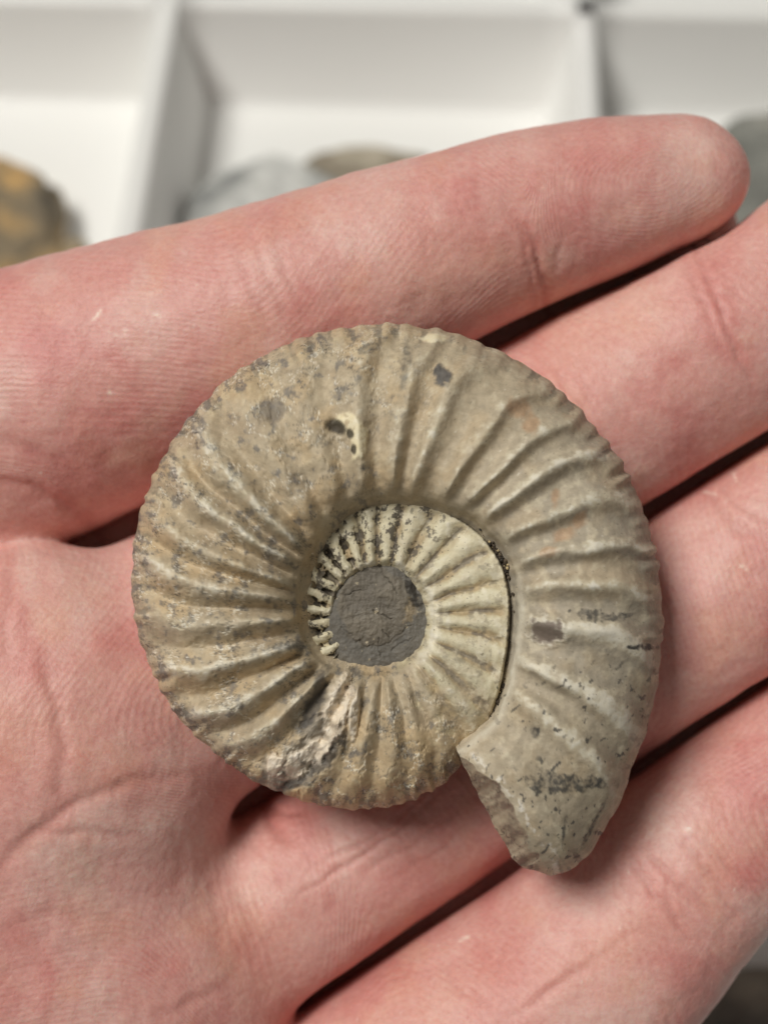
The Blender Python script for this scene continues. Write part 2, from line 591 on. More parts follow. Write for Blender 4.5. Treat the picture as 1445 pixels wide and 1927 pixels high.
def surface_nets(sdf, lo, hi, h):
    n = np.ceil((hi - lo) / h).astype(int) + 1
    cb = 4
    n = ((n + cb - 1) // cb) * cb + 1
    # coarse pass
    cx = [lo[i] + h * cb * np.arange((n[i] - 1) // cb) + h * cb / 2 for i in range(3)]
    CG = np.stack(np.meshgrid(*cx, indexing='ij'), -1).reshape(-1, 3)
    dc = sdf(CG).reshape([len(q) for q in cx])
    F = np.ones(n, np.float32) * 9
    F[:-1, :-1, :-1] = np.repeat(np.repeat(np.repeat(np.where(dc < 0, -9, 9), cb, 0), cb, 1), cb, 2)
    act = np.abs(dc) < h * cb * 1.15
    msk = np.zeros(n, bool)
    msk[:-1, :-1, :-1] = np.repeat(np.repeat(np.repeat(act, cb, 0), cb, 1), cb, 2)
    m2 = msk.copy()
    for ax in range(3):
        m2 |= np.roll(m2, 1, ax)
    idx = np.argwhere(m2)
    for s in range(0, len(idx), 400000):
        k = idx[s:s + 400000]
        F[k[:, 0], k[:, 1], k[:, 2]] = sdf(lo + k * h)
    neg = F < 0
    c = np.zeros(n - 1, np.int8)
    for dx in (0, 1):
        for dy in (0, 1):
            for dz in (0, 1):
                c += neg[dx:n[0] - 1 + dx, dy:n[1] - 1 + dy, dz:n[2] - 1 + dz]
    cell = (c > 0) & (c < 8)
    ids = np.full(cell.shape, -1, np.int64)
    K = np.argwhere(cell)
    ids[cell] = np.arange(len(K))
    acc = np.zeros((len(K), 3)); cnt = np.zeros(len(K))
    for ax in range(3):
        o1, o2 = [a for a in range(3) if a != ax]
        for a in (0, 1):
            for b in (0, 1):
                s = K.copy(); s[:, o1] += a; s[:, o2] += b
                e = s.copy(); e[:, ax] += 1
                f0 = F[s[:, 0], s[:, 1], s[:, 2]]; f1 = F[e[:, 0], e[:, 1], e[:, 2]]
                x = (f0 < 0) != (f1 < 0)
                t = np.where(x, f0 / np.where(x, f0 - f1, 1), 0)
                p = s.astype(float); p[:, ax] += t
                acc[x] += p[x]; cnt[x] += 1
    Vt = lo + acc / cnt[:, None] * h
    faces = []
    for ax in range(3):
        o1, o2 = [(1, 2), (2, 0), (0, 1)][ax]
        s0 = [slice(None)] * 3; s1 = [slice(None)] * 3
        s0[ax] = slice(0, -1); s1[ax] = slice(1, None)
        A, B = neg[tuple(s0)], neg[tuple(s1)]
        E = np.argwhere(A != B)
        E = E[(E[:, o1] > 0) & (E[:, o2] > 0) & (E[:, o1] < n[o1] - 1) & (E[:, o2] < n[o2] - 1)]
        q = []
        for (a, b) in ((-1, -1), (0, -1), (0, 0), (-1, 0)):
            k = E.copy(); k[:, o1] += a; k[:, o2] += b
            q.append(ids[k[:, 0], k[:, 1], k[:, 2]])
        q = np.stack(q, 1)
        inside = A[E[:, 0], E[:, 1], E[:, 2]]
        q[~inside] = q[~inside][:, ::-1]
        faces.append(q)
    Fc = np.concatenate(faces)
    return Vt, Fc[(Fc >= 0).all(1)]


def subdivide(Vt, Q):
    E = np.stack([Q, np.roll(Q, -1, 1)], -1).reshape(-1, 2)
    E.sort(1)
    key = E[:, 0] * (len(Vt) + 1) + E[:, 1]
    u, first, inv = np.unique(key, return_index=True, return_inverse=True)
    mid = (Vt[E[first, 0]] + Vt[E[first, 1]]) / 2
    n0, n1 = len(Vt), len(u)
    ce = Vt[Q].mean(1)
    W = np.concatenate([Vt, mid, ce])
    e = inv.reshape(-1, 4) + n0
    c = np.arange(len(Q)) + n0 + n1
    out = []
    for i in range(4):
        out.append(np.stack([Q[:, i], e[:, i], c, e[:, (i - 1) % 4]], 1))
    return W, np.concatenate(out)


def vert_normals(Vt, Q):
    d1 = Vt[Q[:, 2]] - Vt[Q[:, 0]]; d2 = Vt[Q[:, 3]] - Vt[Q[:, 1]]
    fn = np.cross(d1, d2)
    N = np.zeros_like(Vt)
    for i in range(4):
        for k in range(3):
            N[:, k] += np.bincount(Q[:, i], fn[:, k], len(Vt))
    return N / (np.linalg.norm(N, axis=1)[:, None] + 1e-12)


def relax(Vt, Q, it=2, lam=0.5):
    for _ in range(it):
        S = np.zeros_like(Vt); c = np.zeros(len(Vt))
        for i in range(4):
            a, b = Q[:, i], Q[:, (i + 1) % 4]
            for k in range(3):
                S[:, k] += np.bincount(a, Vt[b, k], len(Vt)) + np.bincount(b, Vt[a, k], len(Vt))
            c += np.bincount(a, minlength=len(Vt)) + np.bincount(b, minlength=len(Vt))
        Vt = Vt + lam * (S / c[:, None] - Vt)
    return Vt


def seg_dist(x, y, poly):
    """distance (px) to a polyline and the position 0..1 along it"""
    poly = np.asarray(poly, float)
    L = np.r_[0, np.cumsum(np.hypot(*np.diff(poly, axis=0).T))]
    if len(x) > 60000:                                       # only what lies near the line
        near = (x > poly[:, 0].min() - 90) & (x < poly[:, 0].max() + 90) & (y > poly[:, 1].min() - 90) & (y < poly[:, 1].max() + 90)
        best = np.full(len(x), 1e4); tt = np.zeros(len(x))
        k = np.flatnonzero(near)
        for s in range(0, len(k), 60000):
            q = k[s:s + 60000]
            best[q], tt[q] = seg_dist(x[q], y[q], poly)
        return best, tt
    best = np.full(len(x), 1e9); tt = np.zeros(len(x))
    for i in range(len(poly) - 1):
        v = poly[i + 1] - poly[i]
        l2 = v @ v
        t = np.clip(((x - poly[i, 0]) * v[0] + (y - poly[i, 1]) * v[1]) / l2, 0, 1)
        d = np.hypot(x - poly[i, 0] - t * v[0], y - poly[i, 1] - t * v[1])
        m = d < best
        best[m] = d[m]; tt[m] = (L[i] + t[m] * math.sqrt(l2)) / L[-1]
    return best, tt


def build_hand():
    ra_ = [np.concatenate([c[:, :3] - c[:, 3:] for c in FINGERS.values()]), np.concatenate([c[:, :3] + c[:, 3:] for c in FINGERS.values()])]
    lo = np.minimum(ra_[0].min(0), WRIST[:, :3].min(0) * 0.75 - 16) - 3
    hi = np.maximum(ra_[1].max(0), np.r_[THUMB[:, :2].max(0) + 12, 6]) + 3
    lo[2] = -44
    lo[0] = -136; lo[1] = -101
    Vt, Q = surface_nets(hand_sdf, lo, hi, 0.54)
    Vt = relax(Vt, Q, 2, 0.5)
    Vt, Q = subdivide(Vt, Q)
    Vt = relax(Vt, Q, 5, 0.5)
    # refine only what faces the lens inside (and a bit around) the frame
    N = vert_normals(Vt, Q)
    x, y = px_of(Vt)
    full_n = len(Vt)
    vis = np.flatnonzero((x > -700) & (x < 2100) & (y > -500) & (y < 2500) & (N[:, 2] > -0.25))
    Vall, Nall = Vt, N
    Vt, N, x, y = Vt[vis], N[vis], x[vis], y[vis]
    # crease furrows, given as lines on the skin: (polyline px, depth mm, half width mm)
    disp = np.zeros(len(Vt))
    warp = 7 * fbm(x / 60, y / 60, 0, 4, 3)
    xw, yw = x + warp, y + 7 * fbm(x / 60, y / 60, 0, 9, 3)
    for poly, dep, wid in CREASES:
        d, t = seg_dist(xw, yw, poly)
        d = d / 23.0
        fade = np.sin(np.pi * np.clip(t, 0.02, 0.98)) ** 0.5
        disp -= dep * fade * np.exp(-(d / wid) ** 2)
        disp += 0.35 * dep * fade * np.exp(-((d - 2.4 * wid) / (1.6 * wid)) ** 2)
    # soft lumps of flesh and slack skin
    disp += 0.16 * fbm(Vt[:, 0] / 7, Vt[:, 1] / 7, Vt[:, 2] / 7, 21, 3)
    disp += 0.045 * fbm(Vt[:, 0] / 1.6, Vt[:, 1] / 1.6, Vt[:, 2] / 1.6, 31, 3)
    front = sstep(-0.05, 0.3, N[:, 2])
    Vt = Vt + N * (disp * front)[:, None]
    x, y = px_of(Vt)
    # ridge coordinate: smooth blend of local directions
    REG = [((150, 620), 260, (-0.05, 1.0), 0.47), ((700, 430), 230, (0.80, 0.60), 0.52), ((1150, 330), 190, (0.25, 0.97), 0.44),
           ((1150, 720), 260, (0.86, -0.5), 0.55), ((1380, 600), 200, (0.8, -0.6), 0.55), ((1330, 1150), 260, (0.93, -0.36), 0.55),
           ((120, 1250), 260, (0.75, 0.66), 0.5), ((150, 1750), 260, (0.2, 0.98), 0.5), ((480, 1740), 170, (0.92, -0.38), 0.46),
           ((800, 1640), 200, (0.8, -0.6), 0.6), ((1000, 1800), 220, (0.72, -0.69), 0.5), ((1300, 1650), 200, (0.78, -0.62), 0.55)]
    num = np.zeros(len(Vt)); den = np.full(len(Vt), 1e-6)
    for (c, s, d, per) in REG:
        wgt = np.exp(-(((x - c[0]) ** 2 + (y - c[1]) ** 2) / (2 * (0.6 * s) ** 2)))
        num += wgt * (((x - c[0]) * d[0] + (y - c[1]) * d[1]) / 23.0 / per * 2 * math.pi)
        den += wgt
    ridge = num / den
    # fingertip whorl on the index
    tipd = np.hypot((x - 1235) * 0.85 + (y - 330) * 0.35, (y - 330) * 1.25) / 23.0
    wt = sstep(230, 150, np.hypot(x - 1210, y - 340))
    ridge = ridge * (1 - wt) + wt * tipd / 0.44 * 2 * math.pi
    # colour: pale, pink, red and yellowish areas of living skin
    pale, pink, red, orange = lin((228, 193, 182)), lin((217, 160, 151)), lin((204, 126, 121)), lin((221, 167, 148))
    n1 = fbm(x / 190, y / 210, 0, 41, 4)
    n2 = fbm(x / 90, y / 90, 0, 47, 4)
    n3 = fbm(x / 150, y / 150, 0, 53, 4)
    col = np.tile(pink, (len(Vt), 1))
    def mixc(c, m):
        nonlocal col
        col = col * (1 - m[:, None]) + c * m[:, None]
    mixc(pale, 0.45 * sstep(-0.05, 0.75, n1 + 0.35 * n2))
    mixc(orange, 0.55 * sstep(0.1, 0.7, n3))
    mixc(red, 0.52 * sstep(0.10, 0.8, -n1 + 0.6 * n2))
    for (cx, cy, rx, ry, rot, a, c) in SPOTS:
        ca, sa = math.cos(math.radians(rot)), math.sin(math.radians(rot))
        u = ((x - cx) * ca + (y - cy) * sa) / rx
        v = (-(x - cx) * sa + (y - cy) * ca) / ry
        m = 1.05 * a * np.exp(-(u * u + v * v) * 1.1) * np.clip(0.85 + 0.5 * n2, 0, 1.3)
        mixc({'r': red, 'p': pale, 'o': orange, 'k': pink}[c], np.clip(m, 0, 1))
    # dry whitish flakes
    fl = fbm(x / 9, y / 9, 0, 61, 3)
    dry = fbm(x / 130, y / 130, 0, 67, 2)
    mixc(lin((240, 222, 210)), 0.55 * sstep(0.78, 1.0, fl) * sstep(0.15, 0.6, dry))
    for poly, wpx in FLAKES:
        d, t = seg_dist(x + 2 * fl, y + 2 * fl, poly)
        mixc(lin((246, 228, 214)), 0.8 * np.exp(-(d / wpx) ** 2))
    # creases hold a little more red
    for poly, dep, wid in CREASES:
        d, t = seg_dist(xw, yw, poly)
        mixc(lin((186, 104, 94)), 0.42 * min(1, dep / 0.25) * np.exp(-(d / 23.0 / (1.5 * wid)) ** 2))
    Vall[vis] = Vt
    Vt = Vall
    cfull = np.tile(pink, (full_n, 1)); cfull[vis] = col; col = cfull
    rfull = np.zeros(full_n); rfull[vis] = ridge; ridge = rfull
    o = mesh_obj('hand', Vt, Q, mat_skin())
    add_color(o, 'skin_colour', col)
    add_float(o, 'ridge', ridge)
    o.matrix_world = Matrix.Translation(Vector(focus * MM)) @ ROT.to_4x4()
    tag(o, 'pale pink open hand, palm up, cradling the ribbed ammonite on its fingers', 'hand')
    print('hand verts', len(Vt), 'faces', len(Q))
    return o


CREASES = [
    ([(-20, 1655), (70, 1560), (150, 1505), (250, 1470)], 0.10, 1.2),
    # index: distal and middle joints
    ([(985, 420), (1008, 470), (1024, 520), (1034, 590)], 0.30, 0.28),
    ([(965, 405), (985, 455), (1002, 520), (1008, 575)], 0.16, 0.25),
    ([(1062, 440), (1050, 500), (1040, 560)], 0.07, 0.22),
    ([(1090, 455), (1078, 510), (1060, 560)], 0.04, 0.2),
    ([(470, 430), (505, 520), (545, 610), (590, 660)], 0.07, 0.3),
    ([(445, 470), (475, 550), (520, 640)], 0.05, 0.28),
    ([(515, 445), (548, 530), (590, 600)], 0.05, 0.25),
    # root of index, folds near the web
    ([(-20, 900), (60, 915), (140, 960), (190, 1010)], 0.22, 0.5),
    ([(-20, 815), (70, 850), (150, 900)], 0.10, 0.5),
    # middle finger
    ([(985, 690), (1040, 740), (1075, 800)], 0.07, 0.25),
    ([(1010, 665), (1075, 730), (1110, 790)], 0.06, 0.25),
    ([(1310, 470), (1345, 560), (1385, 660), (1420, 740)], 0.14, 0.3),
    ([(1290, 490), (1330, 590), (1365, 680)], 0.08, 0.25),
    # ring finger
    ([(1330, 925), (1370, 985), (1440, 1020)], 0.14, 0.35),
    ([(1350, 905), (1400, 960), (1460, 985)], 0.10, 0.3),
    ([(1255, 1130), (1285, 1200), (1300, 1290)], 0.06, 0.3),
    # ring finger root: fan of creases
    ([(560, 1680), (640, 1640), (740, 1570), (840, 1480)], 0.16, 0.22),
    ([(600, 1625), (690, 1585), (770, 1520), (830, 1460)], 0.14, 0.22),
    ([(680, 1640), (770, 1595), (860, 1525)], 0.12, 0.2),
    ([(760, 1640), (830, 1600), (890, 1545)], 0.10, 0.2),
    ([(640, 1560), (700, 1620), (740, 1650)], 0.06, 0.2),
    ([(700, 1530), (760, 1590), (800, 1640)], 0.06, 0.2),
    ([(750, 1500), (810, 1560), (850, 1610)], 0.06, 0.2),
    ([(490, 1515), (508, 1545), (545, 1580)], 0.30, 0.5),
    ([(500, 1520), (540, 1535), (575, 1530)], 0.25, 0.35),
    # little finger
    ([(1180, 1600), (1225, 1680), (1290, 1745)], 0.14, 0.35),
    ([(1215, 1600), (1270, 1660), (1345, 1720)], 0.14, 0.3),
    ([(1290, 1590), (1340, 1650), (1385, 1720)], 0.14, 0.3),
    ([(1330, 1590), (1375, 1640), (1430, 1690)], 0.10, 0.25),
    ([(1250, 1640), (1260, 1700), (1290, 1770)], 0.10, 0.25),
    ([(840, 1810), (860, 1860), (930, 1900)], 0.08, 0.35),
    ([(1010, 1885), (1120, 1800), (1220, 1740)], 0.07, 0.35),
    ([(900, 1960), (1060, 1850), (1160, 1790)], 0.06, 0.3),
    # palm lines
    ([(-20, 1660), (60, 1570), (130, 1520), (240, 1470), (370, 1455)], 0.13, 0.45),
    ([(60, 1570), (180, 1568), (260, 1575)], 0.12, 0.35),
    ([(80, 1220), (105, 1320), (118, 1420), (112, 1500)], 0.14, 0.5),
    ([(18, 1060), (12, 1160), (8, 1240)], 0.10, 0.4),
    ([(330, 1895), (300, 1910), (420, 1860)], 0.12, 0.4),
    ([(-20, 1760), (90, 1720), (230, 1735)], 0.08, 0.5),
]
SPOTS = [
    (1150, 300, 40, 26, 0, .7, 'r'), (1100, 385, 40, 22, 0, .6, 'r'), (480, 430, 120, 40, -15, .45, 'r'), (880, 500, 160, 70, -15, .5, 'o'),
    (190, 510, 60, 25, 0, .5, 'r'), (80, 640, 150, 80, 0, .45, 'r'), (1050, 260, 180, 40, -10, .5, 'k'), (1330, 280, 60, 60, 0, .5, 'p'),
    (1110, 620, 140, 70, -30, .55, 'o'), (1330, 520, 90, 50, -30, .45, 'r'), (1180, 560, 120, 40, -30, .5, 'p'), (1430, 1040, 50, 60, 0, .6, 'r'),
    (1300, 1000, 110, 60, -30, .6, 'p'), (1390, 1480, 110, 60, -30, .75, 'r'), (1230, 1560, 130, 60, -30, .35, 'p'), (950, 1850, 130, 70, -30, .5, 'r'),
    (1400, 1640, 70, 50, 0, .6, 'r'), (1130, 1790, 140, 50, -30, .55, 'o'), (470, 1770, 110, 90, 60, .6, 'o'), (480, 1800, 60, 40, 60, .5, 'r'),
    (150, 1620, 160, 120, 0, .5, 'p'), (30, 1370, 110, 110, 0, .5, 'o'), (60, 1260, 60, 40, 0, .5, 'r'), (120, 1080, 140, 60, 20, .5, 'p'),
    (330, 1560, 140, 60, 0, .5, 'p'), (60, 1800, 140, 80, 0, .4, 'r'), (700, 1720, 160, 60, -30, .4, 'k'), (850, 1880, 140, 60, -30, .4, 'o'),
]
FLAKES = [([(175, 600), (185, 592), (190, 580)], 2.5), ([(215, 630), (230, 632), (238, 622)], 2.5), ([(1325, 925), (1345, 930)], 3), ([(1380, 890), (1385, 905)], 2.5),
          ([(1395, 1065), (1405, 1070)], 3), ([(1292, 1562), (1298, 1560)], 4), ([(205, 735), (210, 742)], 2.5), ([(865, 1772), (880, 1764)], 3), ([(290, 590), (302, 594)], 2.5)]
build_hand()

# ------------------------------------------------------------------ the ammonite
CX, CY = 715.0, 1150.0
# outline of the spiral: (degrees clockwise in the photo, growing towards the mouth; radius px)
R_OUT = np.array([(-700, 96), (-660, 104), (-620, 116), (-582, 140), (-564, 147), (-540, 150), (-517, 157), (-487, 176), (-463, 199), (-443, 209), (-419, 222),
                  (-399, 238), (-381, 247), (-353, 245), (-335, 256), (-318, 284), (-306, 310), (-298, 328), (-284, 358), (-270, 372), (-247, 385), (-225, 404), (-202, 436), (-180, 463), (-157, 488),
                  (-135, 511), (-112, 532), (-90, 542), (-67, 540), (-45, 534), (-22, 531), (0, 530), (10, 536), (25, 547), (34, 564), (44, 590),
                  (50, 605), (54, 606), (57, 592), (59.5, 566), (61.5, 548)], float)


def smooth_tab(tab, x, s=5.0):
    g = np.arange(tab[0, 0], tab[-1, 0], 0.5)
    v = np.interp(g, tab[:, 0], tab[:, 1])
    k = np.exp(-0.5 * (np.arange(-30, 31) * 0.5 / s) ** 2); k /= k.sum()
    vp = np.concatenate([np.full(30, v[0]), v, np.full(30, v[-1])])
    return np.interp(x, g, np.convolve(vp, k, 'valid'))


def r_out(phi):
    a = smooth_tab(R_OUT, phi, 4.0)
    b = np.interp(phi, R_OUT[:, 0], R_OUT[:, 1])
    k = sstep(42, 50, phi)
    return a * (1 - k) + b * k


H_TAB = np.array([(-720, 2.6), (-600, 3.0), (-480, 3.7), (-400, 4.3), (-300, 5.8), (-180, 7.4), (-60, 7.9), (40, 7.7), (80, 7.5)], float)
CRESTS = np.array([-640, -627, -614, -601, -588, -575, -562, -549, -536, -523, -510, -497, -484, -471, -458, -445, -430, -413, -397, -381, -366.5, -353.5, -339, -326, -311,
                   -297, -286, -275, -263, -251, -239, -226, -213, -198.5, -184, -171, -160.5, -149.5, -138, -124, -110, -96, -83, -72.5, -59, -48.5, -39.5, -28, -17, -6.5, 6, 22.5, 34, 51, 66], float)
rr_ = np.random.RandomState(5)
AMPS = 0.85 + 0.3 * rr_.rand(len(CRESTS))
AMPS[(CRESTS > -130) & (CRESTS < -100)] *= 0.45          # worn smooth at the upper left
AMPS[(CRESTS > -100) & (CRESTS < -60)] *= 0.75
AMPS[(CRESTS > 0) & (CRESTS < 40)] *= 1.25
AMPS[(CRESTS > 45)] *= 0.8
AMPS[(CRESTS < -232) & (CRESTS > -306)] *= 0.55


def ribs(phi, sharp=1.35):
    i = np.clip(np.searchsorted(CRESTS, phi), 1, len(CRESTS) - 1)
    a, b = CRESTS[i - 1], CRESTS[i]
    t = (phi - a) / (b - a)
    # rounded crest, wide trough, slightly steeper on the mouth side
    t = np.clip(t, 0, 1)
    t = t ** 0.92
    c = 0.5 + 0.5 * np.cos(2 * np.pi * t)
    return (c ** sharp) * (AMPS[i - 1] * (1 - t) + AMPS[i] * t)


P_RHO = np.array([-0.30, -0.10, 0.0, 0.025, 0.07, 0.13, 0.22, 0.36, 0.50, 0.62, 0.74, 0.83, 0.90, 0.95, 0.985, 1.0])
P_Z = np.array([0.10, 0.30, 0.54, 0.68, 0.80, 0.90, 0.97, 1.0, 0.98, 0.93, 0.835, 0.71, 0.565, 0.40, 0.20, 0.0])


def whorl(phis, nrho, rin_f, rout_f, inner):
    """front grid + mirrored back; returns verts (mm), quads and the fields used for colour"""
    t = np.linspace(0, 1, nrho)
    kk = np.linspace(0, len(P_RHO) - 1, nrho)
    # parameter spaced by arc length of the section
    L = np.r_[0, np.cumsum(np.hypot(np.diff(P_RHO) * 1.8, np.diff(P_Z)))]
    s = t * L[-1]
    rho1 = np.interp(s, L, P_RHO); z1 = np.interp(s, L, P_Z)
    for _ in range(6):
        rho1[1:-1] = 0.25 * rho1[:-2] + 0.5 * rho1[1:-1] + 0.25 * rho1[2:]
        z1[1:-1] = 0.25 * z1[:-2] + 0.5 * z1[1:-1] + 0.25 * z1[2:]
    PH, RH = np.meshgrid(phis, rho1, indexing='ij')
    Z1 = np.broadcast_to(z1, PH.shape)
    rin = rin_f(phis)[:, None]; ro = rout_f(phis)[:, None]
    R = rin + (ro - rin) * RH
    Hh = np.interp(phis, H_TAB[:, 0], H_TAB[:, 1])[:, None]
    return PH, RH, Z1, R, Hh


def stamp(x, y, cx, cy, rx, ry, rot=0, rag=0.25, soft=0.15, seed=0, fr=26.0):
    ca, sa = math.cos(math.radians(rot)), math.sin(math.radians(rot))
    u = ((x - cx) * ca + (y - cy) * sa) / rx
    v = (-(x - cx) * sa + (y - cy) * ca) / ry
    m = np.zeros(x.shape)
    near = (u * u + v * v) < 6
    if near.any():
        d = np.sqrt(u[near] ** 2 + v[near] ** 2) + rag * fbm(x[near] / fr, y[near] / fr, 0, 90 + seed, 4)
        m[near] = sstep(1 + soft, 1 - soft, d)
    return m


def build_fossil():
    root = empty('ammonite_fossil')
    root.matrix_world = Matrix.Translation(Vector(focus * MM)) @ ROT.to_4x4()
    tag(root, 'tan ribbed spiral ammonite fossil resting on the open hand', 'fossil')
    mat = mat_fossil('ammonite_stone')
    # ---------------- the coiled shell, one continuous spiral from the centre to the broken mouth
    phis = np.concatenate([np.linspace(-584, -330, 900), np.linspace(-329.8, 44, 1900), np.linspace(44.2, 61.0, 150)])
    crack = lambda p: 2.2 * sstep(-135, -122, p) + 6.5 * sstep(-66, -44, p) * (1 - 0.3 * sstep(10, 40, p)) + 3 * np.exp(-((p + 14) / 16) ** 2)
    def rin(p):
        outer = r_out(p - 360.0) + crack(p) * (0.95 + 0.3 * fbm(p / 8, p * 0 + 0.4, 0, 3, 2)) + 1.5 * fbm(p / 11, p * 0 + 3.3, 0, 4, 2)
        inner = np.interp(p, [-668, -640, -560, -500, -440, -400, -360, -330, -310, -290, -270, -240, -222, -205], [60, 62, 84, 80, 84, 80, 84, 92, 98, 103, 110, 120, 136, 146]) + 2.0 * fbm(p / 9, p * 0 + .3, 0, 27, 2)
        k = sstep(-235, -215, p)
        base = inner * (1 - k) + outer * k
        k = sstep(40, 52, p)
        return base * (1 - k) + (289 + (p - 50) * 0.6) * k
    def rout(p):
        return r_out(p) + 34 * (1 - sstep(-332, -306, p))
    NR = 190
    PH, RH, Z1, R, Hh = whorl(phis, NR, rin, rout, False)
    inn = 1 - sstep(-345, -285, PH)                          # 1 on the inner whorl, 0 on the outer
    seam = ((r_out(phis) - rin(phis)) / (rout(phis) - rin(phis)))[:, None]
    kk = sstep(0.06, 0.14, RH)
    prof = Z1 * (1 - kk) + (0.92 + 0.08 * np.clip(RH / seam, 0, 1)) * kk
    prof = prof * (1 - 0.9 * sstep(seam * 0.97, seam * 1.06, RH))
    Z1 = prof * inn + Z1 * (1 - inn)
    # ribs sweep forward close to the rim
    lean = 3.5 * np.clip(RH - 0.1, 0, 1) ** 1.2 + 22.0 * np.clip(RH - 0.68, 0, 1) ** 1.6
    lean = lean * 1.2 * (1 - inn)
    env_o = sstep(0.015, 0.14, RH) * (1 - 0.72 * sstep(0.85, 0.985, RH))
    env_i = sstep(0.05, 0.14, RH) * (1 - sstep(seam * 0.88, seam * 0.97, RH))
    env = env_i * inn + env_o * (1 - inn)
    wob = 1.1 * fbm(RH * 2.5, PH / 12, 0, 13, 2)
    wob = wob + 0.8 * sstep(-440, -480, PH) * fbm(RH * 5, PH / 10, 0, 14, 4)
    rib = ribs(PH - lean + 2.0 * (1 - inn) + wob, 0.62 * inn + (1 - inn) * (0.8 + 0.5 * sstep(-120, -70, PH)))
    amp = np.interp(PH, [-668, -490, -455, -340, -318, -230, -150, -60, 0, 61], [0.5, 0.5, 0.42, 0.46, 0.55, 1.75, 1.85, 1.0, 0.86, 0.9])
    dz = (rib - 0.40) * amp * env
    # beaded rim, uneven
    jit = 1.6 * fbm(PH / 11, RH * 0, 0, 5, 3)
    bead = np.sin(2 * np.pi * (PH / 4.7) + 2.2 * jit)
    bfade = np.clip((1 - 0.75 * sstep(8, 25, PH)) * (0.62 + 0.9 * fbm(PH / 6, RH * 0, 0, 8, 3)), 0.1, 1.3) * (1 - inn)
    bw = sstep(0.82, 0.97, RH) * (1 - inn)
    R = R + 2.8 * bead * bw * bfade + 3.2 * fbm(PH / 7, RH * 1.5, 0, 55, 3) * bw
    dz = dz + 0.12 * bead * sstep(0.84, 0.93, RH) * (1 - sstep(0.93, 1, RH)) * bfade
    PW = PH + np.clip((PH - 44) / 17, 0, 1) * (0.5 * fbm(R / 40, R * 0 + .4, 0, 57, 3) + 1.0 * np.sin(np.pi * np.clip((R - 296) / 290, 0, 1)))
    x = CX + R * np.cos(np.radians(PW)); y = CY + R * np.sin(np.radians(PW)) + 6 * sstep(200, 90, R)
    wx, wy = x / 23.0, y / 23.0
    n_big = fbm(wx / 4.0, wy / 4.0, 0, 71, 4)
    n_mid = fbm(wx / 1.3, wy / 1.3, 0, 75, 4)
    n_fin = fbm(wx / 0.45, wy / 0.45, 0, 79, 3)
    left = sstep(-60, -110, PH) * (1 - inn)                  # weathered, blotchy half
    dz += (0.12 + 0.10 * left) * n_big + (0.03 + 0.035 * left + 0.03 * inn) * n_mid + (0.007 + 0.006 * left + 0.012 * inn) * n_fin
    # on the left of the umbilicus the chambers between the ribs are broken open
    cells = sstep(-455, -490, PH)
    cmask = sstep(0.10, 0.24, RH + 0.05 * n_mid) * (1 - sstep(seam * 0.70, seam * 0.86, RH + 0.06 * n_mid))
    dz = dz - cells * (1 - cmask) * (rib - 0.40) * amp * env * 0.8
    hole = cells * cmask * sstep(0.56, 0.40, rib + 0.30 * n_mid) * sstep(-0.40, -0.1, fbm(wx / 0.8, wy / 1.0, 0, 183, 3))
    dz = dz - 0.45 * hole
    z = Z1 * (Hh - 0.2 * inn) + dz * sstep(0.0, 0.35, Z1)
    # ---------------- damage: stamps that carve or raise the surface
    S = {}
    S['scar1'] = stamp(x, y, 600, 1390, 34, 95, 33, 0.45, 0.3, 1)
    S['scar2'] = stamp(x, y, 545, 1450, 62, 40, -30, 0.45, 0.3, 2)
    S['scar_dark'] = stamp(x, y, 612, 1425, 18, 52, 40, 0.5, 0.25, 3)
    S['scar_dark2'] = stamp(x, y, 552, 1468, 42, 16, -32, 0.4, 0.25, 4)
    S['scar_dark3'] = stamp(x, y, 592, 1320, 14, 58, 22, 0.5, 0.3, 5)
    S['ridge_pale'] = np.maximum(stamp(x, y, 636, 1325, 20, 62, 14, 0.45, 0.35, 6), stamp(x, y, 668, 1345, 9, 40, 4, 0.4, 0.35, 46))
    S['ridge_pale2'] = np.maximum(stamp(x, y, 572, 1432, 66, 20, -40, 0.5, 0.35, 7), stamp(x, y, 515, 1440, 16, 26, 20, 0.5, 0.35, 47))
    S['fan'] = stamp(x, y, 562, 1502, 22, 18, 20, 0.3, 0.3, 8)
    S['cres'] = stamp(x, y, 655, 822, 36, 46, -20, 0.14, 0.10, 9) * (1 - stamp(x, y, 632, 838, 30, 42, -20, 0.12, 0.12, 10))
    S['cres_hole'] = np.maximum(stamp(x, y, 632, 803, 20, 13, 35, 0.35, 0.3, 11), np.maximum(stamp(x, y, 660, 818, 6, 9, -10, 0.4, 0.3, 12), stamp(x, y, 666, 846, 5, 9, 0, 0.4, 0.3, 13)))
    S['grey_spot'] = stamp(x, y, 512, 775, 24, 26, 0, 0.4, 0.3, 14)
    S['hole_top'] = stamp(x, y, 832, 706, 19, 17, 20, 0.5, 0.3, 15, 14)
    S['plug_spot'] = stamp(x, y, 1028, 1187, 29, 23, 10, 0.4, 0.25, 16, 18)
    S['plug_rim'] = np.clip(stamp(x, y, 1028, 1187, 37, 29, 10, 0.45, 0.25, 16, 18) - S['plug_spot'], 0, 1)
    S['smudge1'] = np.maximum(stamp(x, y, 1108, 1156, 26, 10, 10, 0.9, 0.25, 17, 13), np.maximum(stamp(x, y, 1145, 1162, 30, 8, 2, 0.9, 0.25, 18, 13), stamp(x, y, 1185, 1157, 16, 4, -12, 0.5, 0.3, 19)))
    S['smudge2'] = np.maximum(stamp(x, y, 1216, 1218, 18, 7, 3, 0.5, 0.2, 20, 13), stamp(x, y, 1192, 1218, 12, 4, 0, 0.5, 0.2, 21, 13))
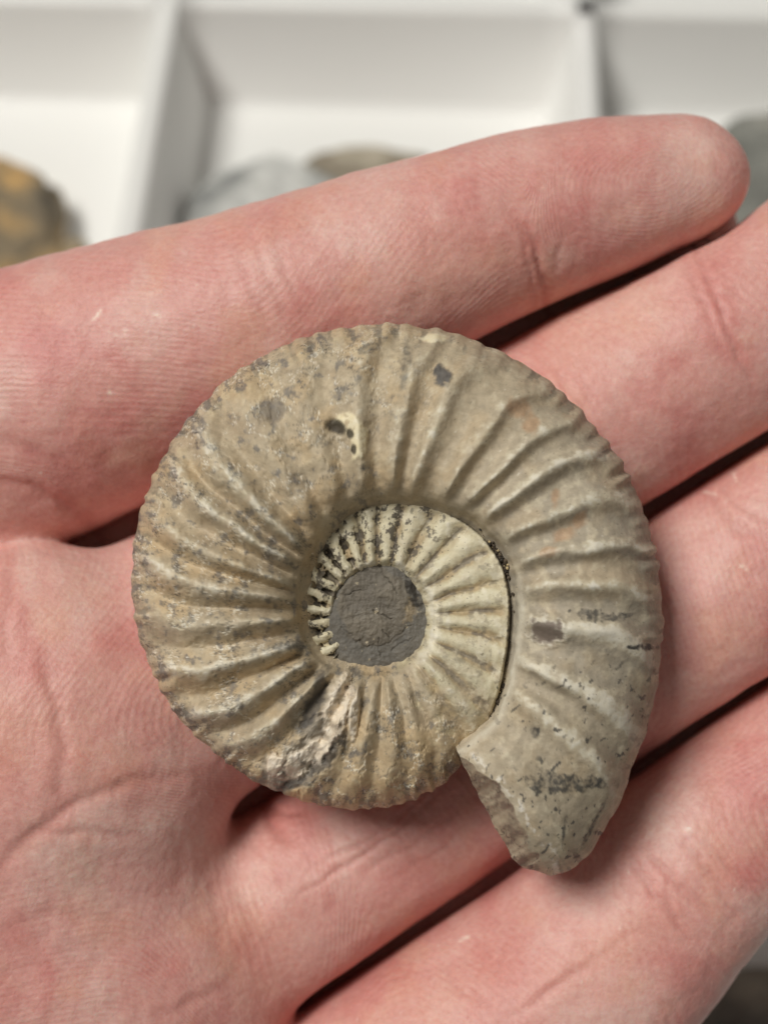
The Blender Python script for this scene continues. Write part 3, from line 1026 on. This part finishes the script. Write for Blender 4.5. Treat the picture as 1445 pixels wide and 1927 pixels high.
    S['smudge3'] = np.maximum(stamp(x, y, 1072, 1478, 40, 17, -8, 0.7, 0.25, 22, 18), np.maximum(stamp(x, y, 1120, 1472, 24, 11, 5, 0.7, 0.25, 23, 16), stamp(x, y, 1022, 1474, 24, 20, 0, 0.9, 0.35, 24, 16)))
    S['dot'] = stamp(x, y, 1006, 1378, 9, 10, 0, 0.3, 0.25, 25)
    S['slit'] = np.maximum(stamp(x, y, 1115, 1555, 3.5, 48, 27, 0.5, 0.4, 26), stamp(x, y, 1062, 1560, 3, 28, 8, 0.6, 0.4, 27))
    S['vent'] = np.maximum(stamp(x, y, 700, 652, 32, 9, -22, 0.6, 0.3, 28), stamp(x, y, 762, 685, 9, 40, 8, 0.7, 0.35, 29))
    S['chip_top'] = stamp(x, y, 818, 636, 26, 8, -3, 0.5, 0.3, 30)
    z = z - 0.35 * S['scar1'] * Z1 - 0.3 * S['scar2'] * Z1 - 0.2 * S['scar_dark'] - 0.25 * S['scar_dark2'] - 0.22 * S['scar_dark3'] \
        + 0.6 * S['ridge_pale'] + 0.6 * S['ridge_pale2'] + 0.3 * S['fan'] * (0.6 + fbm(x / 7, y / 30, 0, 17, 2))
    z = z + 0.16 * S['cres'] - 0.32 * S['cres_hole'] - 0.22 * S['grey_spot'] + 0.28 * S['hole_top'] * (0.7 + 0.6 * n_fin) - 0.10 * S['plug_spot'] + 0.14 * S['plug_rim'] + 0.16 * S['chip_top']
    rag = (S['scar1'] + S['scar2'] + S['ridge_pale'] + S['ridge_pale2'])
    z = z + 0.10 * np.clip(rag, 0, 1) * fbm(x / 15, y / 15, 0, 35, 4)
    # suture-like steps where the outer layer has flaked, left half
    flake = sstep(0.10, 0.22, fbm(wx / 2.2, wy / 2.2, 0, 101, 6, 0.62)) * left * sstep(0.12, 0.3, RH)
    z = z - 0.10 * flake
    # ---------------- broken mouth: an oblique fracture face
    edge = np.interp(R, [286, 300, 323, 361, 403, 478, 547, 590, 620], [60.5, 59, 57.2, 55.4, 54.2, 54.0, 54.6, 56, 58]) + 0.9 * fbm(R / 40, R * 0 + .4, 0, 44, 3)
    PHe = PH
    s = (PH - edge) * np.pi / 180 * R / 23.0                 # mm past the edge
    frac_z = 7.8 - 2.3 * s + 0.30 * fbm(wx / 1.8, wy / 1.8, 0, 48, 3) + 0.03 * n_fin + 0.5 * np.exp(-((R - 470) / 16) ** 2) * np.clip(s, 0, 1)
    isf = sstep(-0.12, 0.12, z - frac_z) * (PH > 40)
    z = np.where(PH > 40, np.minimum(z, frac_z), z)
    z = np.where(RH >= 1, 0, z)
    P = V(x, y, z)
    # back side: mirrored, coarser in height only
    zb = -np.maximum(Z1 * Hh * 0.80 + dz * 0.6 * sstep(0, .35, Z1), 0)
    zb = np.where(PH > 40, np.maximum(zb, -5.8 + 0.3 * np.clip(s, 0, 10)), zb)
    st = 5
    ii = np.arange(0, NR - 1, st)
    nP = len(phis)
    xb, yb = x[:, ii], y[:, ii]
    Pb = np.stack([(xb - 722.5) * DIST / FPX, (963.5 - yb) * DIST / FPX, zb[:, ii]], -1)
    F0 = P.reshape(-1, 3); B0 = Pb.reshape(-1, 3)
    idf = np.arange(nP * NR).reshape(nP, NR)
    idb = nP * NR + np.arange(nP * len(ii)).reshape(nP, len(ii))
    full = np.concatenate([idf, idb[:, ::-1]], 1)            # front inner ... rim ... back inner
    allv = np.concatenate([F0, B0])
    # ---------------- colour of the stone
    tan, warm, taupe, pale, chalk = lin((175, 158, 130)), lin((186, 158, 115)), lin((160, 147, 126)), lin((196, 183, 156)), lin((226, 219, 202))
    dark, blue, brown = lin((74, 68, 61)), lin((94, 94, 97)), lin((139, 112, 84))
    col = np.tile(tan, x.shape + (1,))
    def mixc(c, m):
        nonlocal col
        m = np.clip(m, 0, 1)[..., None]
        col = col * (1 - m) + c * m
    mixc(lin((160, 149, 131)), 0.95 * sstep(-85, -20, PH) * (1 - 0.5 * sstep(10, 40, PH)) + 0.25 * n_big)
    mixc(warm, sstep(-0.15, 0.6, n_big + 0.2 * n_mid) * (0.32 + 0.3 * left))
    mixc(warm, 0.6 * sstep(-225, -262, PH) * sstep(0.35, 0.7, RH))
    mixc(lin((190, 168, 128)), 0.55 * left * sstep(0.82, 0.95, RH) * sstep(-0.3, 0.5, n_mid))
    mixc(pale, 0.55 * sstep(0.0, 0.6, n_mid + 0.3 * n_fin) * (0.35 + 0.5 * (1 - left)))
    mixc(brown, 0.22 * sstep(0.25, 0.7, -n_big + 0.4 * n_fin) * left)
    # crests rubbed pale
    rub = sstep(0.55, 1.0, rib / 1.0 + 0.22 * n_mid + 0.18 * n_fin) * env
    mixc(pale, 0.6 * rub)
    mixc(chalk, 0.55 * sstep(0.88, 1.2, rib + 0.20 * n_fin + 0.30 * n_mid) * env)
    # umbilical lip bleached along the right side
    mixc(chalk, 0.45 * np.exp(-((RH - 0.035) / 0.03) ** 2) * sstep(-30, 0, PH))
    # blue-grey bloom of the inner layer on the weathered half
    b1 = fbm(wx / 1.1, wy / 1.1, 0, 111, 6, 0.66)
    b2 = fbm(wx / 2.6, wy / 2.6, 0, 117, 4)
    b3 = fbm(wx / 0.32, wy / 0.32, 0, 119, 3)
    dens = left * (0.10 + 0.22 * sstep(0.86, 0.95, RH) + 0.16 * sstep(-235, -190, PH) * sstep(-130, -160, PH) * sstep(0.6, 0.3, RH))
    mixc(blue, 0.46 * sstep(0.38, 0.95, b1 + 0.55 * b2 + dens + 0.15 * b3) * left)
    mixc(blue, 0.40 * sstep(0.68, 1.08, b1 + 0.4 * b2 + dens + 0.2 * b3) * left)
    # thin dark fronds (traces of the suture lines)
    fr = np.abs(fbm(wx / 1.5 + 0.5 * b1, wy / 1.5, 0, 161, 5, 0.6))
    mixc(lin((70, 68, 68)), 0.75 * sstep(0.085, 0.02, fr) * left * sstep(0.05, 0.5, b2 + 0.5 * n_big + dens))
    mixc(dark, 0.45 * sstep(0.74, 1.0, fbm(wx / 0.55, wy / 0.55, 0, 165, 4) + 0.35 * b2) * left)
    # pale outline of the flaked patches
    e = fbm(wx / 2.2, wy / 2.2, 0, 101, 6, 0.62)
    mixc(chalk, 0.75 * np.exp(-((e - 0.16) / 0.05) ** 2) * left * sstep(0.1, 0.5, b2 + 0.35) * sstep(0.12, 0.3, RH))
    # white crumbs
    mixc(lin((236, 230, 216)), 0.6 * sstep(0.92, 1.08, fbm(wx / 0.5, wy / 0.5, 0, 131, 4)) * (0.5 + 0.5 * left))
    # dark pepper specks towards the mouth
    rt = sstep(-2, 22, PH)
    ca, sa = math.cos(math.radians(-57)), math.sin(math.radians(-57))
    xs_, ys_ = x + 10 * fbm(x / 70, y / 70, 0, 143, 3), y + 10 * fbm(x / 70, y / 70, 0, 145, 3)
    u_, v_ = (xs_ * ca + ys_ * sa) / 20.0, (-xs_ * sa + ys_ * ca) / 10.0
    sp = fbm(u_, v_, 0, 141, 3, 0.45)
    area_ = sstep(-0.35, 0.25, fbm(x / 90, y / 90, 0, 147, 2) + 0.5 * sstep(0.25, 0.7, RH) - 0.15)
    mixc(lin((72, 70, 68)), 0.85 * sstep(0.50, 0.66, sp + 0.12 * n_fin) * rt * area_)
    mixc(dark, 0.6 * sstep(0.78, 0.9, fbm(x / 6, y / 6, 0, 151, 2)) * (1 - left) * 0.8)
    # darker, broken tone between the rim beads
    mixc(lin((98, 92, 82)), 0.6 * sstep(0.1, 0.7, -bead + 0.8 * n_fin) * sstep(0.86, 0.95, RH) * sstep(-0.2, 0.4, n_mid + 0.2 * left))
    # rusty mineral spots on the right
    for i, (a, b, c, d, r) in enumerate([(1065, 1000, 22, 12, -30), (1030, 1040, 18, 10, -20), (1090, 980, 12, 16, 20), (975, 770, 22, 15, 20), (1045, 935, 8, 16, 10), (1000, 800, 20, 16, 30), (860, 1130, 1, 1, 0)]):
        mixc(lin((172, 128, 88)), 0.55 * stamp(x, y, a, b, c, d, r, 0.6, 0.5, 60 + i))
    mixc(lin((196, 178, 142)), 0.7 * S['cres'] * 1.2)
    mixc(lin((228, 214, 178)), 0.85 * S['cres'] * (n_fin > -0.4))
    mixc(lin((60, 54, 46)), 0.9 * S['cres_hole'])
    mixc(lin((112, 104, 96)), 0.7 * S['grey_spot'])
    mixc(lin((84, 82, 82)), 0.92 * S['hole_top'])
    mixc(lin((118, 104, 94)), 0.95 * S['plug_spot'])
    mixc(lin((212, 204, 188)), 0.75 * S['plug_rim'] * sstep(-0.2, 0.4, n_fin + 0.6 * n_mid))
    for k_, a_ in (('smudge1', .85), ('smudge2', .95), ('smudge3', .9), ('dot', .9), ('slit', .8), ('vent', .6)):
        mixc(lin((66, 64, 62)), a_ * S[k_] * np.clip(0.72 + 0.7 * n_fin + 0.3 * n_mid, 0.15, 1))
    mixc(lin((132, 124, 114)), 0.7 * np.maximum(S['scar1'], S['scar2']))
    mixc(lin((84, 79, 75)), 0.8 * np.maximum(S['scar_dark'], np.maximum(S['scar_dark2'], S['scar_dark3'])))
    mixc(lin((226, 210, 188)), 0.95 * np.maximum(S['ridge_pale'], S['ridge_pale2']) * sstep(-0.9, -0.2, n_mid))
    mixc(lin((206, 172, 124)), 0.7 * S['fan'])
    mixc(lin((226, 214, 180)), 0.9 * S['chip_top'])
    # fresh fracture face
    mixc(lin((150, 136, 114)), 0.75 * isf * sstep(-0.6, 0.5, n_mid + 0.3))
    mixc(lin((108, 92, 80)), 0.65 * isf * sstep(0.05, 0.6, b1 + 0.35 * sstep(1.2, 3.2, s)))
    mixc(lin((70, 58, 50)), 0.7 * isf * sstep(0.06, 0.0, np.abs(fbm(wx / 2.4, wy / 2.4, 0, 167, 4))))
    mixc(lin((214, 206, 194)), 0.75 * np.exp(-((s + 0.05 + 0.15 * n_mid) / 0.25) ** 2) * (PH > 40) * sstep(-0.1, 0.5, n_fin + n_mid) * sstep(300, 330, R))
    # inner whorl: cream ribs, ochre and ashy troughs
    colo = col
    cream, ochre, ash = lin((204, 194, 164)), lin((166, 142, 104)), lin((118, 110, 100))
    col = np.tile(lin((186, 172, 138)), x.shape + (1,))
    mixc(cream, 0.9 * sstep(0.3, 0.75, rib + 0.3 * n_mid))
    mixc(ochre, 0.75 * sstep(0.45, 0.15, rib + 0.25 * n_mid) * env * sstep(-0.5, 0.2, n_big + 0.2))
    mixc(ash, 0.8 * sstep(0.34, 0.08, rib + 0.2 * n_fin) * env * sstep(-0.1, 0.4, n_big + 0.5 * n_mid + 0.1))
    mixc(lin((214, 204, 178)), 0.8 * sstep(0.3, 0.75, n_mid + 0.4 * n_fin + 0.35 * sstep(0.55, 0.95, RH / seam)))
    mixc(lin((222, 212, 188)), 0.7 * np.exp(-((RH - 0.10) / 0.05) ** 2) * sstep(-400, -370, PH))
    mixc(lin((62, 57, 51)), 0.95 * hole)
    mixc(lin((60, 54, 48)), 0.85 * sstep(0.40, 0.62, fbm(wx / 0.7, wy / 0.7, 0, 191, 5) - 0.25 * (rib - 0.5)) * sstep(-420, -440, PH))
    mixc(lin((70, 64, 56)), 0.7 * sstep(0.75, 0.95, fbm(wx / 0.4, wy / 0.4, 0, 193, 3)))
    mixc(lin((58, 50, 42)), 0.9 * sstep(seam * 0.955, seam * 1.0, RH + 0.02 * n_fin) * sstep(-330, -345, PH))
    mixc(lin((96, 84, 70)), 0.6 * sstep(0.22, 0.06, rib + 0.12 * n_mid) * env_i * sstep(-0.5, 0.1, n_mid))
    mixc(lin((160, 146, 120)), 0.3 * sstep(-0.1, 0.6, n_big + 0.5 * n_mid))
    mixc(lin((62, 56, 50)), 0.85 * sstep(0.25, 0.50, b1 + 0.25 * b3 - 0.5 * (rib - 0.55)) * sstep(-395, -425, PH))
    mixc(lin((120, 110, 96)), 0.4 * sstep(0.35, 0.7, b1 + 0.2 * b3))
    mixc(lin((232, 224, 204)), 0.8 * np.exp(-((RH - 0.085 - 0.02 * n_mid) / 0.035) ** 2) * sstep(-0.4, 0.3, n_mid))
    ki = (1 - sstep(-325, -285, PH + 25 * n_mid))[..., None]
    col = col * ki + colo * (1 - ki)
    lum = col @ np.array([0.3, 0.6, 0.1])
    col = (col * 0.86 + lum[..., None] * np.array([1.0, 1.0, 0.96]) * 0.14) * 1.13
    allc = np.concatenate([col.reshape(-1, 3), col[:, ii].reshape(-1, 3)])
    cut = int(np.searchsorted(phis, -306))
    for nm, a_, b_ in (('inner_whorl', 0, cut + 1), ('outer_whorl', cut, nP)):
        sub = full[a_:b_]
        u, inv = np.unique(sub, return_inverse=True)
        g = inv.reshape(sub.shape)
        Q = np.stack([g[:-1, :-1], g[1:, :-1], g[1:, 1:], g[:-1, 1:]], -1).reshape(-1, 4)
        if nm == 'outer_whorl':                              # close the mouth end
            last = g[-1]
            hh = len(last) // 2
            rev = last[::-1]
            nb = len(ii)
            # join the front half to the back half of the last row
            fi = np.round(np.linspace(0, NR - 1, nb + 1)).astype(int)
            tri = []
            for q in range(nb):
                seg = last[fi[q]:fi[q + 1] + 1]
                for w_ in range(len(seg) - 1):
                    tri.append((seg[w_ + 1], seg[w_], rev[q], rev[q]))
                if q + 1 < nb:
                    tri.append((seg[-1], rev[q], rev[q + 1], rev[q + 1]))
            T = [tuple(t[:3]) for t in tri]
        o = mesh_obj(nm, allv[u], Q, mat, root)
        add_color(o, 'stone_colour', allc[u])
        if nm == 'outer_whorl':
            vu = np.unique(np.array(T))
            mp = {int(k_): i_ for i_, k_ in enumerate(vu)}
            oc = mesh_obj('broken_mouth', allv[u][vu], [tuple(mp[int(k_)] for k_ in t) for t in T], mat, root)
            add_color(oc, 'stone_colour', allc[u][vu])

    # ---------------- dark stone filling the centre
    rs = np.linspace(0, 1, 90); an = np.radians(np.linspace(0, 360, 361)[:-1])
    A, Rr = np.meshgrid(an, rs, indexing='ij')
    rad = np.interp(np.degrees(A), [0, 37, 60, 87, 110, 131, 160, 194, 230, 270, 300, 330, 360], [100, 112, 114, 116, 120, 124, 112, 98, 102, 106, 102, 98, 100]) + 6 * fbm(np.cos(A) * 3, np.sin(A) * 3, 0, 201, 4)
    x = CX + 2 + Rr * rad * np.cos(A); y = CY + 6 + Rr * rad * np.sin(A)
    wx, wy = x / 23.0, y / 23.0
    st_ = fbm(wx / 2.2, wy / 2.2, 0, 203, 5)
    cr1 = np.full(x.size, 9.0)
    jx, jy = (x + 5 * fbm(x / 22, y / 22, 0, 207, 3)).ravel(), (y + 5 * fbm(x / 22, y / 22, 0, 208, 3)).ravel()
    for pl, ww in (([(712, 1062), (730, 1095), (748, 1120)], 1.0), ([(705, 1150), (738, 1165)], 1.3), ([(668, 1205), (690, 1218), (704, 1212)], 1.2), ([(700, 1215), (728, 1212), (770, 1180)], 1.0),
                   ([(712, 1200), (716, 1240)], 1.4), ([(650, 1120), (690, 1108)], 1.8), ([(640, 1180), (665, 1200)], 1.6), ([(735, 1225), (775, 1198)], 1.8), ([(722, 1185), (735, 1200)], 1.5)):
        cr1 = np.minimum(cr1, seg_dist(jx, jy, pl)[0] * ww / 50.0)
    cr1 = cr1.reshape(x.shape)
    z = 3.05 - 0.25 * Rr ** 2 + 0.20 * st_ - 0.10 * sstep(0.06, 0.0, cr1) - 0.35 * sstep(0.86, 1, Rr) + 0.05 * fbm(wx / .4, wy / .4, 0, 209, 4)
    step_ = sstep(0.55, 0.62, np.hypot(x - 702, y - 1140) / 124.0 + 0.10 * st_)
    z = z - 0.08 * step_
    idf = np.arange(360 * 90).reshape(360, 90)
    nx = np.roll(idf, -1, 0)
    Q = np.stack([idf[:, :-1], idf[:, 1:], nx[:, 1:], nx[:, :-1]], -1).reshape(-1, 4)
    col = np.tile(lin((108, 101, 91)), x.shape + (1,))
    mixc(lin((120, 112, 100)), sstep(-0.3, 0.6, st_))
    mixc(lin((104, 101, 96)), 0.7 * step_)
    mixc(lin((66, 60, 53)), 0.45 * sstep(0.07, 0.0, cr1))
    mixc(lin((186, 172, 146)), 0.7 * sstep(0.72, 0.9, fbm(wx / 0.8, wy / 0.8, 0, 213, 4)))
    mixc(lin((150, 132, 104)), 0.5 * stamp(x, y, 772, 1150, 10, 20, 10, 0.8, 0.4, 80, 10))
    mixc(lin((40, 35, 30)), 0.85 * stamp(x, y, 776, 1108, 9, 34, -16, 0.8, 0.4, 81, 12))
    o = mesh_obj('umbilicus_fill', V(x, y, z).reshape(-1, 3), Q[:, ::-1], mat_fossil('umbilicus_stone', 1.2, 0.66), root)
    add_color(o, 'stone_colour', col.reshape(-1, 3))

    # ---------------- grains of sediment caught in the seam
    rng = np.random.RandomState(9)
    vs, fs, cs = [], [], []
    ico = [(0, 0, 1), (.89, 0, .45), (.28, .85, .45), (-.72, .53, .45), (-.72, -.53, .45), (.28, -.85, .45), (.72, .53, -.45), (-.28, .85, -.45), (-.89, 0, -.45), (-.28, -.85, -.45), (.72, -.53, -.45), (0, 0, -1)]
    icf = [(0, 1, 2), (0, 2, 3), (0, 3, 4), (0, 4, 5), (0, 5, 1), (1, 6, 2), (2, 7, 3), (3, 8, 4), (4, 9, 5), (5, 10, 1), (6, 7, 2), (7, 8, 3), (8, 9, 4), (9, 10, 5), (10, 6, 1), (11, 7, 6), (11, 8, 7), (11, 9, 8), (11, 10, 9), (11, 6, 10)]
    for i in range(300):
        ph = rng.choice([rng.uniform(-66, 52), rng.normal(-27, 5), rng.normal(36, 6), rng.normal(-22, 4)])
        r = r_out(np.array([ph - 360.0]))[0] + rng.uniform(-1, 9)
        zc = rng.uniform(3.0, 4.2)
        c = V(CX + r * math.cos(math.radians(ph)), CY + r * math.sin(math.radians(ph)), zc)
        sz = rng.uniform(0.05, 0.17) * (1.0 if rng.rand() < .8 else 1.5)
        k0 = len(vs)
        for p in ico:
            vs.append(c + np.array(p) * sz * rng.uniform(0.7, 1.25, 3))
        fs += [tuple(k0 + q for q in f) for f in icf]
        cc = lin([(70, 60, 50), (96, 84, 70), (50, 44, 38), (190, 170, 130)][rng.choice(4, p=[.42, .25, .25, .08])])
        cs += [cc] * 12
    o = mesh_obj('sediment_grains', vs, fs, mat, root, smooth=False)
    add_color(o, 'stone_colour', np.array(cs))
    o['kind'] = 'stuff'
    return root


build_fossil()
